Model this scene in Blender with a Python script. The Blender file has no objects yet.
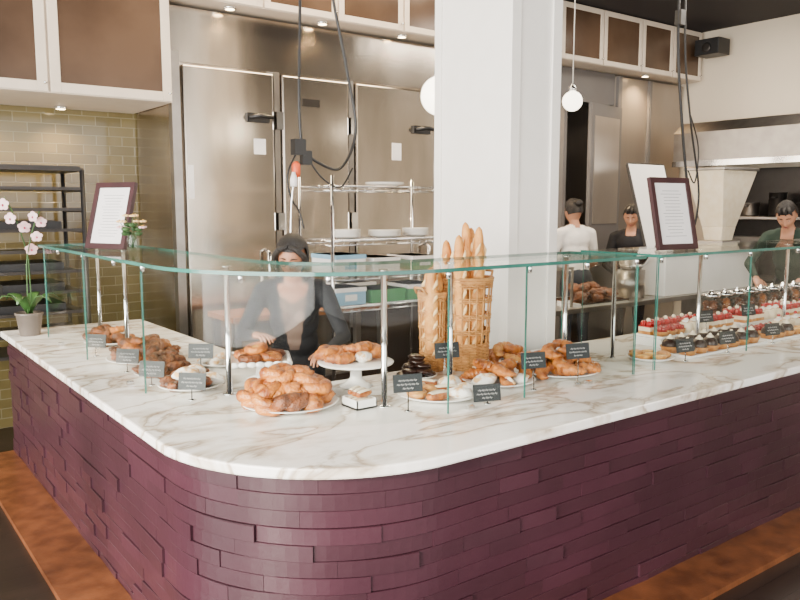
import bpy, math, random
from mathutils import Vector, Matrix, noise
random.seed(7)
COL=bpy.context.scene.collection
pi=math.pi
# ---------------------------------------------------------------- materials
def nt(name):
    m=bpy.data.materials.new(name); m.use_nodes=True
    t=m.node_tree; b=t.nodes['Principled BSDF']
    return m,t,b
def setc(b,k,v):
    if k in b.inputs: b.inputs[k].default_value=v
def mat(name,c,rough=.5,metal=0,c2=None,scale=8,bump=0,bscale=40,emit=None,es=0,stretch=None,coat=0,ramp=(.35,.65),spec=.5):
    m,t,b=nt(name); N=t.nodes; L=t.links
    c=tuple(c)+(1,)
    c2=(tuple(c2)+(1,)) if c2 else tuple(x*.82 for x in c[:3])+(1,)
    tc=N.new('ShaderNodeTexCoord'); mp=N.new('ShaderNodeMapping')
    L.new(tc.outputs['Object'],mp.inputs[0])
    if stretch: mp.inputs['Scale'].default_value=stretch
    n=N.new('ShaderNodeTexNoise'); n.inputs['Scale'].default_value=scale; n.inputs['Detail'].default_value=5
    L.new(mp.outputs[0],n.inputs['Vector'])
    r=N.new('ShaderNodeValToRGB'); r.color_ramp.elements[0].position=ramp[0]; r.color_ramp.elements[1].position=ramp[1]
    r.color_ramp.elements[0].color=c2; r.color_ramp.elements[1].color=c
    L.new(n.outputs['Fac'],r.inputs[0]); L.new(r.outputs[0],b.inputs['Base Color'])
    b.inputs['Roughness'].default_value=rough; b.inputs['Metallic'].default_value=metal
    setc(b,'Coat Weight',coat); setc(b,'Specular IOR Level',spec)
    if bump:
        n2=N.new('ShaderNodeTexNoise'); n2.inputs['Scale'].default_value=bscale; L.new(mp.outputs[0],n2.inputs['Vector'])
        bp=N.new('ShaderNodeBump'); bp.inputs['Strength'].default_value=bump; bp.inputs['Distance'].default_value=.02
        L.new(n2.outputs['Fac'],bp.inputs['Height']); L.new(bp.outputs[0],b.inputs['Normal'])
    if emit:
        b.inputs['Emission Color'].default_value=tuple(emit)+(1,); b.inputs['Emission Strength'].default_value=es
    return m
def brickmat(name,c1,c2,mortar,sx,sy,axes,rough,ms=.012,bump=.4,offset=.5,noisec=None):
    m,t,b=nt(name); N=t.nodes; L=t.links
    g=N.new('ShaderNodeNewGeometry'); s=N.new('ShaderNodeSeparateXYZ'); cb=N.new('ShaderNodeCombineXYZ')
    L.new(g.outputs['Position'],s.inputs[0]); L.new(s.outputs[axes[0]],cb.inputs[0]); L.new(s.outputs[axes[1]],cb.inputs[1])
    br=N.new('ShaderNodeTexBrick'); L.new(cb.outputs[0],br.inputs['Vector']); br.offset=offset
    br.inputs['Scale'].default_value=1; br.inputs['Brick Width'].default_value=sx; br.inputs['Row Height'].default_value=sy
    br.inputs['Mortar Size'].default_value=ms*sy*4; br.inputs['Color1'].default_value=c1+(1,); br.inputs['Color2'].default_value=c2+(1,); br.inputs['Mortar'].default_value=mortar+(1,)
    out=br.outputs['Color']
    if noisec:
        mp=N.new('ShaderNodeMapping'); L.new(cb.outputs[0],mp.inputs[0]); mp.inputs['Scale'].default_value=noisec
        n=N.new('ShaderNodeTexNoise'); n.inputs['Scale'].default_value=1; n.inputs['Detail'].default_value=6; L.new(mp.outputs[0],n.inputs['Vector'])
        mx=N.new('ShaderNodeMixRGB'); mx.blend_type='MULTIPLY'; mx.inputs[0].default_value=.6
        L.new(out,mx.inputs[1]); L.new(n.outputs['Fac'],mx.inputs[2]); out=mx.outputs[0]
    L.new(out,b.inputs['Base Color']); b.inputs['Roughness'].default_value=rough
    bp=N.new('ShaderNodeBump'); bp.inputs['Strength'].default_value=bump; bp.inputs['Distance'].default_value=.01; bp.invert=True
    L.new(br.outputs['Fac'],bp.inputs['Height']); L.new(bp.outputs[0],b.inputs['Normal'])
    return m
def marble():
    m,t,b=nt('marble'); N=t.nodes; L=t.links
    g=N.new('ShaderNodeNewGeometry')
    mp=N.new('ShaderNodeMapping'); mp.inputs['Rotation'].default_value=(0,0,.6); mp.inputs['Scale'].default_value=(1,2.0,1); L.new(g.outputs['Position'],mp.inputs[0])
    n=N.new('ShaderNodeTexNoise'); n.inputs['Scale'].default_value=1.5; n.inputs['Detail'].default_value=9; n.inputs['Distortion'].default_value=.8; L.new(mp.outputs[0],n.inputs['Vector'])
    r=N.new('ShaderNodeValToRGB'); e=r.color_ramp.elements
    e[0].position=.40; e[0].color=(.94,.91,.87,1); e[1].position=.62; e[1].color=(.94,.92,.88,1)
    for p,c in((.470,(.90,.86,.81,1)),(.492,(.42,.34,.26,1)),(.506,(.68,.60,.50,1)),(.54,(.92,.89,.84,1))):
        k=e.new(p); k.color=c
    L.new(n.outputs['Fac'],r.inputs[0])
    n2=N.new('ShaderNodeTexNoise'); n2.inputs['Scale'].default_value=4; n2.inputs['Detail'].default_value=8; L.new(mp.outputs[0],n2.inputs['Vector'])
    r2=N.new('ShaderNodeValToRGB'); r2.color_ramp.elements[0].position=.32; r2.color_ramp.elements[0].color=(.56,.48,.39,1); r2.color_ramp.elements[1].position=.46; r2.color_ramp.elements[1].color=(1,1,1,1)
    L.new(n2.outputs['Fac'],r2.inputs[0])
    mx=N.new('ShaderNodeMixRGB'); mx.blend_type='MULTIPLY'; mx.inputs[0].default_value=.7
    L.new(r.outputs[0],mx.inputs[1]); L.new(r2.outputs[0],mx.inputs[2]); L.new(mx.outputs[0],b.inputs['Base Color'])
    b.inputs['Roughness'].default_value=.2
    return m
def glassmat(name,tint,refl=1.0):
    m=bpy.data.materials.new(name); m.use_nodes=True; t=m.node_tree; N=t.nodes; L=t.links; N.clear()
    o=N.new('ShaderNodeOutputMaterial'); tr=N.new('ShaderNodeBsdfTransparent'); gl=N.new('ShaderNodeBsdfGlossy'); mx=N.new('ShaderNodeMixShader')
    tr.inputs[0].default_value=tint+(1,); gl.inputs['Roughness'].default_value=.015; gl.inputs[0].default_value=(1,1,1,1)
    g=N.new('ShaderNodeNewGeometry'); d=N.new('ShaderNodeVectorMath'); d.operation='DOT_PRODUCT'
    L.new(g.outputs['Incoming'],d.inputs[0]); L.new(g.outputs['Normal'],d.inputs[1])
    def mth(op,a,bv,c=None):
        k=N.new('ShaderNodeMath'); k.operation=op
        if isinstance(a,(int,float)): k.inputs[0].default_value=a
        else: L.new(a,k.inputs[0])
        if isinstance(bv,(int,float)): k.inputs[1].default_value=bv
        else: L.new(bv,k.inputs[1])
        if c is not None: k.inputs[2].default_value=c
        return k.outputs[0]
    a=mth('ABSOLUTE',d.outputs['Value'],0); s=mth('SUBTRACT',1.0,a); p=mth('POWER',s,4.0); f=mth('MULTIPLY_ADD',p,.85*refl,.022*refl)
    L.new(f,mx.inputs[0]); L.new(tr.outputs[0],mx.inputs[1]); L.new(gl.outputs[0],mx.inputs[2]); L.new(mx.outputs[0],o.inputs[0])
    return m
MARBLE=marble()
PURPLE=mat('purple_brick_paint',(.038,.0120,.0190),.33,c2=(.030,.0095,.0150),scale=3,bump=.05,bscale=25)
PURPLE2=mat('purple_brick_paint_b',(.046,.0150,.0235),.28,c2=(.037,.0120,.0190),scale=3,bump=.05,bscale=25)
PURPDK=mat('purple_grout',(.010,.004,.006),.6)
STEEL=mat('brushed_steel',(.62,.56,.49),.19,1,c2=(.42,.37,.31),scale=2.5,stretch=(1,1,.3),bump=.28,bscale=2.4)
STEEL2=mat('dull_steel',(.40,.37,.34),.33,1)
CHROME=mat('chrome',(.8,.8,.8),.12,1)
DKSTEEL=mat('dark_steel',(.05,.045,.042),.4,.8)
BLACK=mat('black_plastic',(.008,.008,.009),.45)
BLACKCARD=mat('black_card',(.008,.012,.014),.55)
WHITE=mat('white_paint',(.92,.89,.84),.45,c2=(.89,.86,.81))
CABW=mat('cabinet_white',(.66,.57,.46),.4,c2=(.62,.53,.43))
CABG=mat('cabinet_smoked_glass',(.095,.058,.036),.20,c2=(.045,.026,.016),scale=1.2)
CEIL=mat('ceiling_dark',(.010,.006,.008),.8)
BEIGE=mat('beige_plaster',(.62,.54,.42),.8,c2=(.58,.50,.39),scale=1.5,bump=.1)
WALLW=mat('wall_plaster',(.6,.56,.5),.8)
TILE=brickmat('olive_tile',(.135,.105,.042),(.105,.082,.033),(.19,.165,.095),.20,.075,(0,2),.10,bump=.5)
FLOOR=brickmat('dark_floor',(.030,.017,.013),(.022,.013,.010),(.008,.005,.004),1.4,.11,(0,1),.35,ms=.006,bump=.2,noisec=(2,30,1))
LEDGE=mat('ledge_wood',(.17,.058,.022),.30,c2=(.09,.030,.012),scale=3,stretch=(3,3,1),bump=.05)
GLASS=glassmat('clear_glass',(.970,.985,.978),.34)
GTOP=glassmat('top_shelf_glass',(.93,.965,.95),.55)
GEDGE=mat('glass_green_edge',(.030,.17,.135),.15,c2=(.02,.10,.08),scale=3)
PORC=mat('porcelain',(.92,.90,.86),.18,c2=(.89,.87,.83))
PASTRY=mat('golden_pastry',(.60,.20,.026),.40,c2=(.22,.048,.008),scale=24,bump=.5,bscale=90,coat=.15)
PASTRYD=mat('brown_pastry',(.25,.068,.012),.5,c2=(.06,.015,.004),scale=26,bump=.6,bscale=80)
PASTRYL=mat('pale_pastry',(.74,.38,.10),.5,c2=(.45,.16,.03),scale=26,bump=.5,bscale=80)
BAG=mat('baguette_crust',(.84,.40,.09),.6,c2=(.56,.20,.035),scale=12,bump=.4,bscale=60)
FLOUR=mat('flour_crust',(.92,.68,.34),.8,c2=(.82,.50,.20),scale=20)
CHOC=mat('chocolate',(.028,.009,.005),.3,c2=(.013,.005,.003),scale=20,bump=.3)
RED=mat('berry_red',(.46,.007,.008),.2,c2=(.26,.004,.005),scale=30,coat=.4)
CREAM=mat('cream',(.90,.80,.62),.45,c2=(.84,.72,.5),scale=15)
YELLOW=mat('custard',(.85,.48,.07),.35)
SUGAR=mat('powdered_sugar',(.92,.88,.82),.8,c2=(.70,.42,.18),scale=30,ramp=(.38,.5))
WICKER=mat('wicker',(.60,.29,.08),.65,c2=(.38,.16,.04),scale=25)
WOOD=mat('table_wood',(.34,.13,.04),.45,c2=(.22,.08,.025),scale=4,stretch=(1,12,12))
FRAMEP=mat('frame_purple_wood',(.050,.014,.017),.4,c2=(.03,.009,.011),scale=6)
PAPER=mat('paper',(.82,.79,.77),.7,c2=(.78,.75,.74))
INK=mat('ink_grey',(.22,.21,.22),.7)
LEAF=mat('leaf_green',(.04,.11,.025),.45,c2=(.02,.055,.012),scale=12)
PETAL=mat('orchid_petal',(.86,.66,.66),.5,c2=(.80,.45,.50),scale=30)
MAG=mat('orchid_heart',(.42,.02,.08),.5)
TERRA=mat('pot_ceramic',(.12,.10,.085),.4)
GLOBE=mat('lamp_globe',(.95,.92,.85),.3,emit=(1,.88,.68),es=6)
LAMPW=mat('lamp_warm',(1,.8,.5),.3,emit=(1,.72,.38),es=25)
GREYD=mat('grey_door_paint',(.13,.12,.115),.45,c2=(.11,.10,.095),scale=2)
GREYL=mat('grey_panel',(.38,.33,.28),.3,.6,c2=(.28,.24,.20),scale=1.2,stretch=(1,1,.3),bump=.1,bscale=3)
GREEN=mat('carton_green',(.06,.28,.10),.6)
CARD=mat('cardboard',(.40,.24,.11),.75)
BLUE=mat('blue_plastic',(.25,.48,.66),.4)
ORANGE=mat('orange_rubber',(.75,.10,.02),.5)
SKIN=mat('skin',(.46,.21,.12),.5,c2=(.40,.18,.10),scale=10)
SKIN2=mat('skin_light',(.48,.23,.135),.5,c2=(.42,.195,.11),scale=10)
HAIR=mat('black_hair',(.012,.007,.005),.42,c2=(.004,.003,.002),scale=8,stretch=(30,30,3),bump=.6,bscale=8)
EYEW=mat('eye_white',(.75,.72,.68),.3)
LIPS=mat('lips',(.30,.07,.06),.4)
CLB=mat('cloth_black',(.009,.009,.012),.85,c2=(.006,.006,.008),scale=20,bump=.2)
CLW=mat('cloth_white',(.80,.77,.73),.85,c2=(.70,.67,.63),scale=10,bump=.2)
CLG=mat('cloth_green',(.016,.032,.020),.85,bump=.2)
CLT=mat('cloth_taupe',(.20,.13,.10),.85)
DENIM=mat('trousers_dark',(.03,.035,.05),.85)
SHOE=mat('shoe_leather',(.02,.015,.012),.5)
# ---------------------------------------------------------------- builder
class MB:
    def __init__(s): s.v=[];s.f=[];s.m=[];s.s=[];s.mats=[]
    def mi(s,m):
        if m not in s.mats: s.mats.append(m)
        return s.mats.index(m)
    def add(s,vs,fs,m,smooth=False,M=None):
        o=len(s.v); i=s.mi(m)
        for p in vs:
            p=Vector(p); s.v.append(M@p if M else p)
        for f in fs: s.f.append([a+o for a in f]); s.m.append(i); s.s.append(smooth)
    def box(s,x0,x1,y0,y1,z0,z1,m,M=None):
        vs=[(x,y,z) for z in(z0,z1) for y in(y0,y1) for x in(x0,x1)]
        s.add(vs,[(0,2,3,1),(4,5,7,6),(0,1,5,4),(2,6,7,3),(0,4,6,2),(1,3,7,5)],m,False,M)
    def tube(s,pts,r,m,n=8,M=None,flat=1.0,closed=False):
        pts=[Vector(p) for p in pts]; k=len(pts)
        if not hasattr(r,'__len__'): r=[r]*k
        vs=[];fs=[]; up=None
        for i,p in enumerate(pts):
            if closed: t=pts[(i+1)%k]-pts[i-1]
            else: t=pts[min(i+1,k-1)]-pts[max(i-1,0)]
            t.normalize()
            if up is None:
                up=Vector((0,0,1)) if abs(t.z)<.9 else Vector((0,1,0))
            a=t.cross(up); a.normalize(); up=a.cross(t); up.normalize()
            for j in range(n):
                q=2*pi*j/n; vs.append(p+a*(math.cos(q)*r[i])+up*(math.sin(q)*r[i]*flat))
        rng=k if closed else k-1
        for i in range(rng):
            i2=(i+1)%k
            for j in range(n):
                j2=(j+1)%n; fs.append((i*n+j,i2*n+j,i2*n+j2,i*n+j2))
        if not closed:
            fs.append(tuple(range(n))); fs.append(tuple((k-1)*n+j for j in range(n-1,-1,-1)))
        s.add(vs,fs,m,True,M)
    def lathe(s,prof,c,m,n=24,M=None):
        vs=[];fs=[];k=len(prof); c=Vector(c)
        for r,z in prof:
            for j in range(n):
                q=2*pi*j/n; vs.append(c+Vector((r*math.cos(q),r*math.sin(q),z)))
        for i in range(k-1):
            for j in range(n):
                j2=(j+1)%n; fs.append((i*n+j,i*n+j2,(i+1)*n+j2,(i+1)*n+j))
        fs.append(tuple(range(n-1,-1,-1))); fs.append(tuple((k-1)*n+j for j in range(n)))
        s.add(vs,fs,m,True,M)
    def ball(s,c,r,m,n=14,k=9,M=None,fn=None,skip=None):
        c=Vector(c)
        if not hasattr(r,'__len__'): r=(r,r,r)
        us=[Vector((0,0,-1))]
        for i in range(1,k):
            a=-pi/2+pi*i/k
            for j in range(n):
                q=2*pi*j/n; us.append(Vector((math.cos(a)*math.cos(q),math.cos(a)*math.sin(q),math.sin(a))))
        us.append(Vector((0,0,1)))
        vs=[(c+fn(u)) if fn else c+Vector((u.x*r[0],u.y*r[1],u.z*r[2])) for u in us]
        fs=[]
        for j in range(n): fs.append((0,1+(j+1)%n,1+j))
        for i in range(k-2):
            for j in range(n):
                a=1+i*n+j; b=1+i*n+(j+1)%n; fs.append((a,b,b+n,a+n))
        l=len(us)-1; o=1+(k-2)*n
        for j in range(n): fs.append((l,o+j,o+(j+1)%n))
        if skip:
            fs=[f for f in fs if not skip(sum((us[a] for a in f),Vector())/len(f))]
        s.add(vs,fs,m,True,M)
    def mesh(s,name):
        me=bpy.data.meshes.new(name); me.from_pydata([tuple(p) for p in s.v],[],s.f)
        for m in s.mats: me.materials.append(m)
        me.polygons.foreach_set('material_index',s.m); me.polygons.foreach_set('use_smooth',s.s); me.update()
        return me
    def finish(s,name,parent=None,local=False,bevel=0):
        if not local:
            xs=[p.x for p in s.v]; ys=[p.y for p in s.v]; zs=[p.z for p in s.v]
            c=Vector(((min(xs)+max(xs))/2,(min(ys)+max(ys))/2,min(zs)))
            s.v=[p-c for p in s.v]
        else: c=Vector((0,0,0))
        o=bpy.data.objects.new(name,s.mesh(name)); COL.objects.link(o)
        if parent:
            o.parent=parent; o.location=c if local else c-parent.location
        else: o.location=c
        if bevel:
            b=o.modifiers.new('bevel','BEVEL'); b.width=bevel; b.segments=2; b.limit_method='ANGLE'; b.angle_limit=.7
        return o
def empty(name,loc=(0,0,0),yaw=0,scale=1):
    o=bpy.data.objects.new(name,None); COL.objects.link(o); o.location=loc; o.rotation_euler=(0,0,yaw); o.scale=(scale,)*3; o.empty_display_size=.1
    return o
def inst(me,name,parent,loc,rot=(0,0,0),sc=1):
    o=bpy.data.objects.new(name,me); COL.objects.link(o); o.parent=parent; o.location=loc; o.rotation_euler=rot
    o.scale=(sc,)*3 if not hasattr(sc,'__len__') else sc
    return o
# ---------------------------------------------------------------- room shell
XL,XR,YF,YB,ZC=-3.0,8.6,-3.0,6.44,3.75
b=MB(); b.box(XL,XR,YF,YB,-.1,0,FLOOR); b.finish('floor')
b=MB(); b.box(XL-.15,XR+.15,YF-.15,YB+.15,ZC,ZC+.1,CEIL); b.finish('ceiling')
b=MB(); b.box(XL-.15,2.13,YB,YB+.15,0,ZC,TILE); b.box(2.13,XR+.15,YB,YB+.15,0,ZC,GREYD); b.finish('wall_back')
b=MB(); b.box(XR,XR+.15,YF-.15,YB,0,ZC,BEIGE); b.finish('wall_right')
b=MB()
b.box(XL-.15,XL,YF-.15,YB,0,.35,WALLW); b.box(XL-.15,XL,YF-.15,YB,3.3,ZC,WALLW)
for y0,y1 in((-3.15,-2.6),(-.3,0),(2.3,2.6),(4.9,YB)): b.box(XL-.15,XL,y0,y1,.35,3.3,WALLW)
b.finish('wall_left')
for i,(y0,y1) in enumerate(((-2.6,-.3),(0,2.3),(2.6,4.9))):
    b=MB()
    for a,c in((y0,y0+.05),((y0+y1)/2-.025,(y0+y1)/2+.025),(y1-.05,y1)): b.box(XL-.11,XL-.04,a,c,.35,3.3,BLACK)
    for a,c in((.35,.40),(2.3,2.35),(3.25,3.3)): b.box(XL-.11,XL-.04,y0,y1,a,c,BLACK)
    b.finish('window_%d'%(i+1))
b=MB()
b.box(XL,XR,YF-.15,YF,0,.35,WALLW); b.box(XL,XR,YF-.15,YF,3.3,ZC,WALLW)
for x0,x1 in((-3,-2.6),(.0,.3),(2.9,3.2),(5.8,8.6)): b.box(x0,x1,YF-.15,YF,.35,3.3,WALLW)
b.finish('wall_front')
for i,(x0,x1) in enumerate(((-2.6,0),(.3,2.9),(3.2,5.8))):
    b=MB()
    for a,c in((x0,x0+.05),((x0+x1)/2-.025,(x0+x1)/2+.025),(x1-.05,x1)): b.box(a,c,YF-.11,YF-.04,.35,3.3,BLACK)
    for a,c in((.35,.40),(2.3,2.35),(3.25,3.3)): b.box(x0,x1,YF-.11,YF-.04,a,c,BLACK)
    b.finish('window_%d'%(i+4))
# ---------------------------------------------------------------- counter
YE=5.70; XE=7.0
def path(cx,cy,R,yend,xend,n=20):
    P=[(Vector((cx-R,yend,0)),Vector((-1,0,0)))]
    for i in range(n+1):
        a=pi+pi/2*i/n; d=Vector((math.cos(a),math.sin(a),0)); P.append((Vector((cx,cy,0))+d*R,d))
    P.append((Vector((xend,cy-R,0)),Vector((0,-1,0))))
    return P
CX,CY=1.66,2.68
counter=empty('bakery_counter',(1.66,2.68,0))
def slab(b,off_z,inner,m,zcap=None):
    rings=[]
    for d,z in off_z:
        rings.append([p-nn*d+Vector((0,0,z)) for p,nn in path(CX,CY,.75,YE,XE)])
    k=len(rings[0]); vs=[p for r in rings for p in r]; fs=[]
    for i in range(len(rings)-1):
        for j in range(k-1): fs.append((i*k+j,(i+1)*k+j,(i+1)*k+j+1,i*k+j+1))
    b.add(vs,fs,m)
    zt=off_z[0][1]; zb=off_z[-1][1]
    T=list(rings[0])+[Vector((XE,inner[1],zt)),Vector((inner[0],inner[1],zt)),Vector((inner[0],YE,zt))]
    B=list(rings[-1])+[Vector((XE,inner[1],zb)),Vector((inner[0],inner[1],zb)),Vector((inner[0],YE,zb))]
    q=len(T); b.add(T,[tuple(range(q))],m); b.add(B,[tuple(range(q-1,-1,-1))],m)
    vs=[T[k-1],T[k],T[k+1],T[k+2],T[0],B[k-1],B[k],B[k+1],B[k+2],B[0]]
    b.add(vs,[(0,1,6,5),(1,2,7,6),(2,3,8,7),(3,4,9,8)],m)
b=MB(); slab(b,[(.008,.86),(.002,.858),(0,.852),(0,.828),(.003,.822),(.008,.82)],(1.85,3.1),MARBLE); b.finish('marble_top',counter)
# wooden foot ledge round the base
b=MB(); A=[p+n*.25 for p,n in path(CX,CY,.71,YE,XE)]; B=[p for p,n in path(CX,CY,.71,YE,XE)]; k=len(A)
vs=[(p.x,p.y,0.0005) for p in A]+[(p.x,p.y,.03) for p in A]+[(p.x,p.y,.03) for p in B]
fs=[]
for j in range(k-1): fs+=[(j,j+1,k+j+1,k+j),(k+j,k+j+1,2*k+j+1,2*k+j)]
fs+=[(0,k,2*k),(k-1,3*k-1,2*k-1)]
b.add(vs,fs,LEDGE); b.finish('wooden_foot_ledge',counter)
b=MB(); slab(b,[(.05,.8199),(.05,0)],(1.82,3.07),PURPDK)
R0=.70
L1=YE-CY; LA=R0*pi/2; L3=XE-CX; LT=L1+LA+L3
def pp(s):
    if s<L1: return Vector((CX-R0,YE-s,0)),Vector((-1,0,0))
    if s<L1+LA:
        a=pi+(s-L1)/R0; d=Vector((math.cos(a),math.sin(a),0)); return Vector((CX,CY,0))+d*R0,d
    return Vector((CX+s-L1-LA,CY-R0,0)),Vector((0,-1,0))
rows=14; hz=.815/rows
for r in range(rows):
    s=-random.random()*.3; z0=r*hz; z1=z0+hz-.0010
    while s<LT:
        w=random.choice((.20,.28,.36,.42,.5)); a=max(s,0); c=min(s+w-.0010,LT); s+=w
        if c-a<.02: continue
        k=random.random()
        p0=random.uniform(.006,.009); p1=p0
        if k<.24: p1=p0+random.uniform(.006,.013)
        elif k<.38: p0=p1+random.uniform(.005,.011)
        elif k<.46: p0=p1=random.uniform(.010,.016)
        n=1
        if c>L1-.01 and a<L1+LA+.01: n=max(2,int((c-a)/.04))
        vs=[]
        for i in range(n+1):
            t=i/n; P,nn=pp(a+(c-a)*t); e=p0+(p1-p0)*t
            for d,z in((0,z0),(e-.0015,z0),(e,z0+.0015),(e,z1-.0015),(e-.0015,z1),(0,z1)):
                q=P+nn*d; vs.append((q.x,q.y,z))
        fs=[]
        for i in range(n):
            for j in range(5): fs.append((i*6+j,(i+1)*6+j,(i+1)*6+j+1,i*6+j+1))
        fs.append((0,1,2,3,4,5)); fs.append(tuple(n*6+j for j in range(5,-1,-1)))
        b.add(vs,fs,PURPLE if random.random()<.7 else PURPLE2)
b.finish('brick_base',counter)
ZT=.86
# ---------------------------------------------------------------- glass cases
GX,GY,GR,GH=1.11,2.32,.82,1.44
YG=5.25
def glass_sheet(b,P,z0,z1,th=.008):
    k=len(P)
    o=[p for p,n in P]; i_=[p-n*th for p,n in P]
    vs=[]
    for L in(o,i_):
        for z in(z0,z1): vs+= [(p.x,p.y,z) for p in L]
    fs=[];ed=[]
    for j in range(k-1):
        fs.append((j,j+1,k+j+1,k+j)); fs.append((2*k+j+1,2*k+j,3*k+j,3*k+j+1))
        ed.append((k+j,k+j+1,3*k+j+1,3*k+j))
    b.add(vs,fs,GLASS,k>3); b.add(vs,ed,GEDGE)
    b.add(vs,[(0,k,3*k,2*k)],GEDGE); b.add(vs,[(k-1,3*k-1,4*k-1,2*k-1)],GEDGE)
def clamp(b,x,y,z,s=.014): 
    b.lathe([(s*.6,-.03),(s,-.028),(s,.0),(s*.7,.004)],(x,y,z),CHROME,12)
case=empty('glass_display_case',(1.8,2.6,ZT))
b=MB()
N=Vector
glass_sheet(b,[(N((GX,YG,0)),N((-1,0,0))),(N((GX,4.35,0)),N((-1,0,0)))],ZT,GH)
glass_sheet(b,[(N((GX,4.346,0)),N((-1,0,0))),(N((GX,3.40,0)),N((-1,0,0)))],ZT,GH)
cx,cy=GX+GR,GY+GR
arc=[(N((GX,3.396,0)),N((-1,0,0)))]+path(cx,cy,GR,3.2,cx+.05,28)[1:]
glass_sheet(b,arc,ZT,GH)
glass_sheet(b,[(N((1.984,GY,0)),N((0,-1,0))),(N((2.42,GY,0)),N((0,-1,0)))],ZT,GH)
glass_sheet(b,[(N((2.424,GY,0)),N((0,-1,0))),(N((3.20,GY,0)),N((0,-1,0)))],ZT,GH)
glass_sheet(b,[(N((3.20,GY+.01,0)),N((1,0,0))),(N((3.20,2.80,0)),N((1,0,0)))],ZT,GH)
b.finish('glass_panels',case)
b=MB()
out=[p for p,n in path(cx,cy,GR+.03,YG,3.22,28)]; inn=[N((3.22,2.77,0)),N((1.95,2.77,0)),N((1.76,2.83,0)),N((1.62,2.97,0)),N((1.56,3.15,0)),N((1.56,YG,0))]
T=out+inn; q=len(T)
b.add([(p.x,p.y,GH+.016) for p in T],[tuple(range(q))],GTOP); b.add([(p.x,p.y,GH+.001) for p in T],[tuple(range(q-1,-1,-1))],GTOP)
vs=[(p.x,p.y,GH+.001) for p in T]+[(p.x,p.y,GH+.016) for p in T]
b.add(vs,[(i,(i+1)%q,q+(i+1)%q,q+i) for i in range(q)],GEDGE)
b.finish('glass_top_shelf',case)
b=MB()
for x,y in((1.41,3.16),(1.84,2.57),(1.41,4.60),(3.13,2.72),(1.41,5.15),(2.33,2.72)):
    b.lathe([(.030,0),(.030,.006),(.018,.010),(.013,.012),(.013,GH-ZT-.012),(.022,GH-ZT-.010),(.022,GH-ZT)],(x,y,ZT),CHROME,16)
for x,y in((1.10,4.9),(1.10,4.35),(1.10,3.8),(1.10,3.38),(1.23,2.66),(1.47,2.42),(1.96,2.31),(2.42,2.31),(2.8,2.31),(3.17,2.31)):
    clamp(b,x+.02,y+.015,GH,.011)
for x,y in((1.11,4.9),(1.11,3.6),(2.1,2.318),(2.85,2.318)): b.box(x-.016,x+.016,y-.008,y+.014,ZT,ZT+.018,CHROME)
b.finish('chrome_posts',case)
case2=empty('glass_display_case',(5,2.6,ZT))
b=MB()
glass_sheet(b,[(N((3.36,2.80,0)),N((-1,0,0))),(N((3.36,GY+.01,0)),N((-1,0,0)))],ZT,GH)
for a,c in((3.37,4.25),(4.254,5.3),(5.304,6.3)):
    glass_sheet(b,[(N((a,GY,0)),N((0,-1,0))),(N((c,GY,0)),N((0,-1,0)))],ZT,GH)
b.box(3.34,6.3,GY-.03,2.80,GH+.001,GH+.016,GTOP)
b.box(3.34,6.3,GY-.033,GY-.03,GH+.001,GH+.016,GEDGE); b.box(3.337,3.34,GY-.03,2.8,GH+.001,GH+.016,GEDGE)
b.finish('glass_panels',case2)
b=MB()
for x,y in((3.46,2.66),(4.25,2.64),(5.3,2.64),(6.2,2.64)):
    b.lathe([(.020,0),(.020,.006),(.012,.012),(.012,GH-ZT-.012),(.022,GH-ZT-.010),(.022,GH-ZT)],(x,y,ZT),CHROME,16)
for x in(3.4,3.8,4.25,4.8,5.3): clamp(b,x,GY+.01,GH,.011)
b.finish('chrome_posts',case2)
# ---------------------------------------------------------------- column
b=MB(); x0,x1,y0,y1=3.14,3.52,3.16,3.82
b.box(x0,x1,y0,y1,0,ZC,WHITE)
e=.014; w=.06
for z0,z1 in((0,.14),(3.55,ZC)):
    b.box(x0+w,x1-w,y0-e,y0,z0,z1,WHITE); b.box(x0-e,x0,y0+w,y1-w,z0,z1,WHITE)
for a in(x0-e,x1-w): b.box(a,a+w+e,y0-e,y0,0,ZC,WHITE)
for a in(y0,y1-w): b.box(x0-e,x0,a,a+w,0,ZC,WHITE)
b.finish('structural_column',bevel=.003)
# ---------------------------------------------------------------- refrigerator
FX0,FX1,FY=2.12,4.75,5.65
fr=empty('walk_in_refrigerator',(3.4,5.9,0))
b=MB(); b.box(FX0,FX1,FY+.03,6.42,0,2.82,STEEL)
b.box(FX0,FX1,FY-.02,FY+.03,2.75,3.14,STEEL); b.box(FX0-.005,FX0+.06,FY-.04,FY+.03,0,2.82,STEEL2)
for x in(2.955,3.66,4.60): b.box(x,x+.05,FY-.03,FY+.03,0,2.75,STEEL2)
b.box(FX0,FX1,FY-.02,FY+.03,0,.14,STEEL2)
b.finish('body',fr)
b=MB()
for a,c in((2.20,2.94),(3.02,3.645),(3.725,4.59)):
    b.box(a,c,FY-.05,FY+.02,.16,2.73,STEEL)
b.finish('doors',fr,bevel=.012)
b=MB()
for hx,s in((2.86,1),(4.49,1)):
    z=2.38
    b.box(hx-.16,hx+.03,FY-.075,FY-.05,z-.035,z+.035,BLACK)
    b.tube([(hx-.15,FY-.09,z),(hx-.08,FY-.14,z+.01),(hx+.02,FY-.15,z+.0)],[.02,.018,.016],BLACK,10)
    b.tube([(hx-.02,FY-.05,1.35),(hx-.02,FY-.12,1.33),(hx-.02,FY-.12,1.0),(hx-.02,FY-.05,.98)],.014,CHROME,10)
for x in(2.985,3.69):
    for z in(.5,1.5,2.3): b.box(x-.03,x+.03,FY-.07,FY-.03,z,z+.14,CHROME)
b.box(2.76,2.86,FY-.056,FY-.05,2.10,2.22,PAPER); b.box(3.2,3.36,FY-.056,FY-.05,2.5,2.56,DKSTEEL); b.box(4.1,4.2,FY-.056,FY-.05,2.1,2.25,PAPER)
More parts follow.
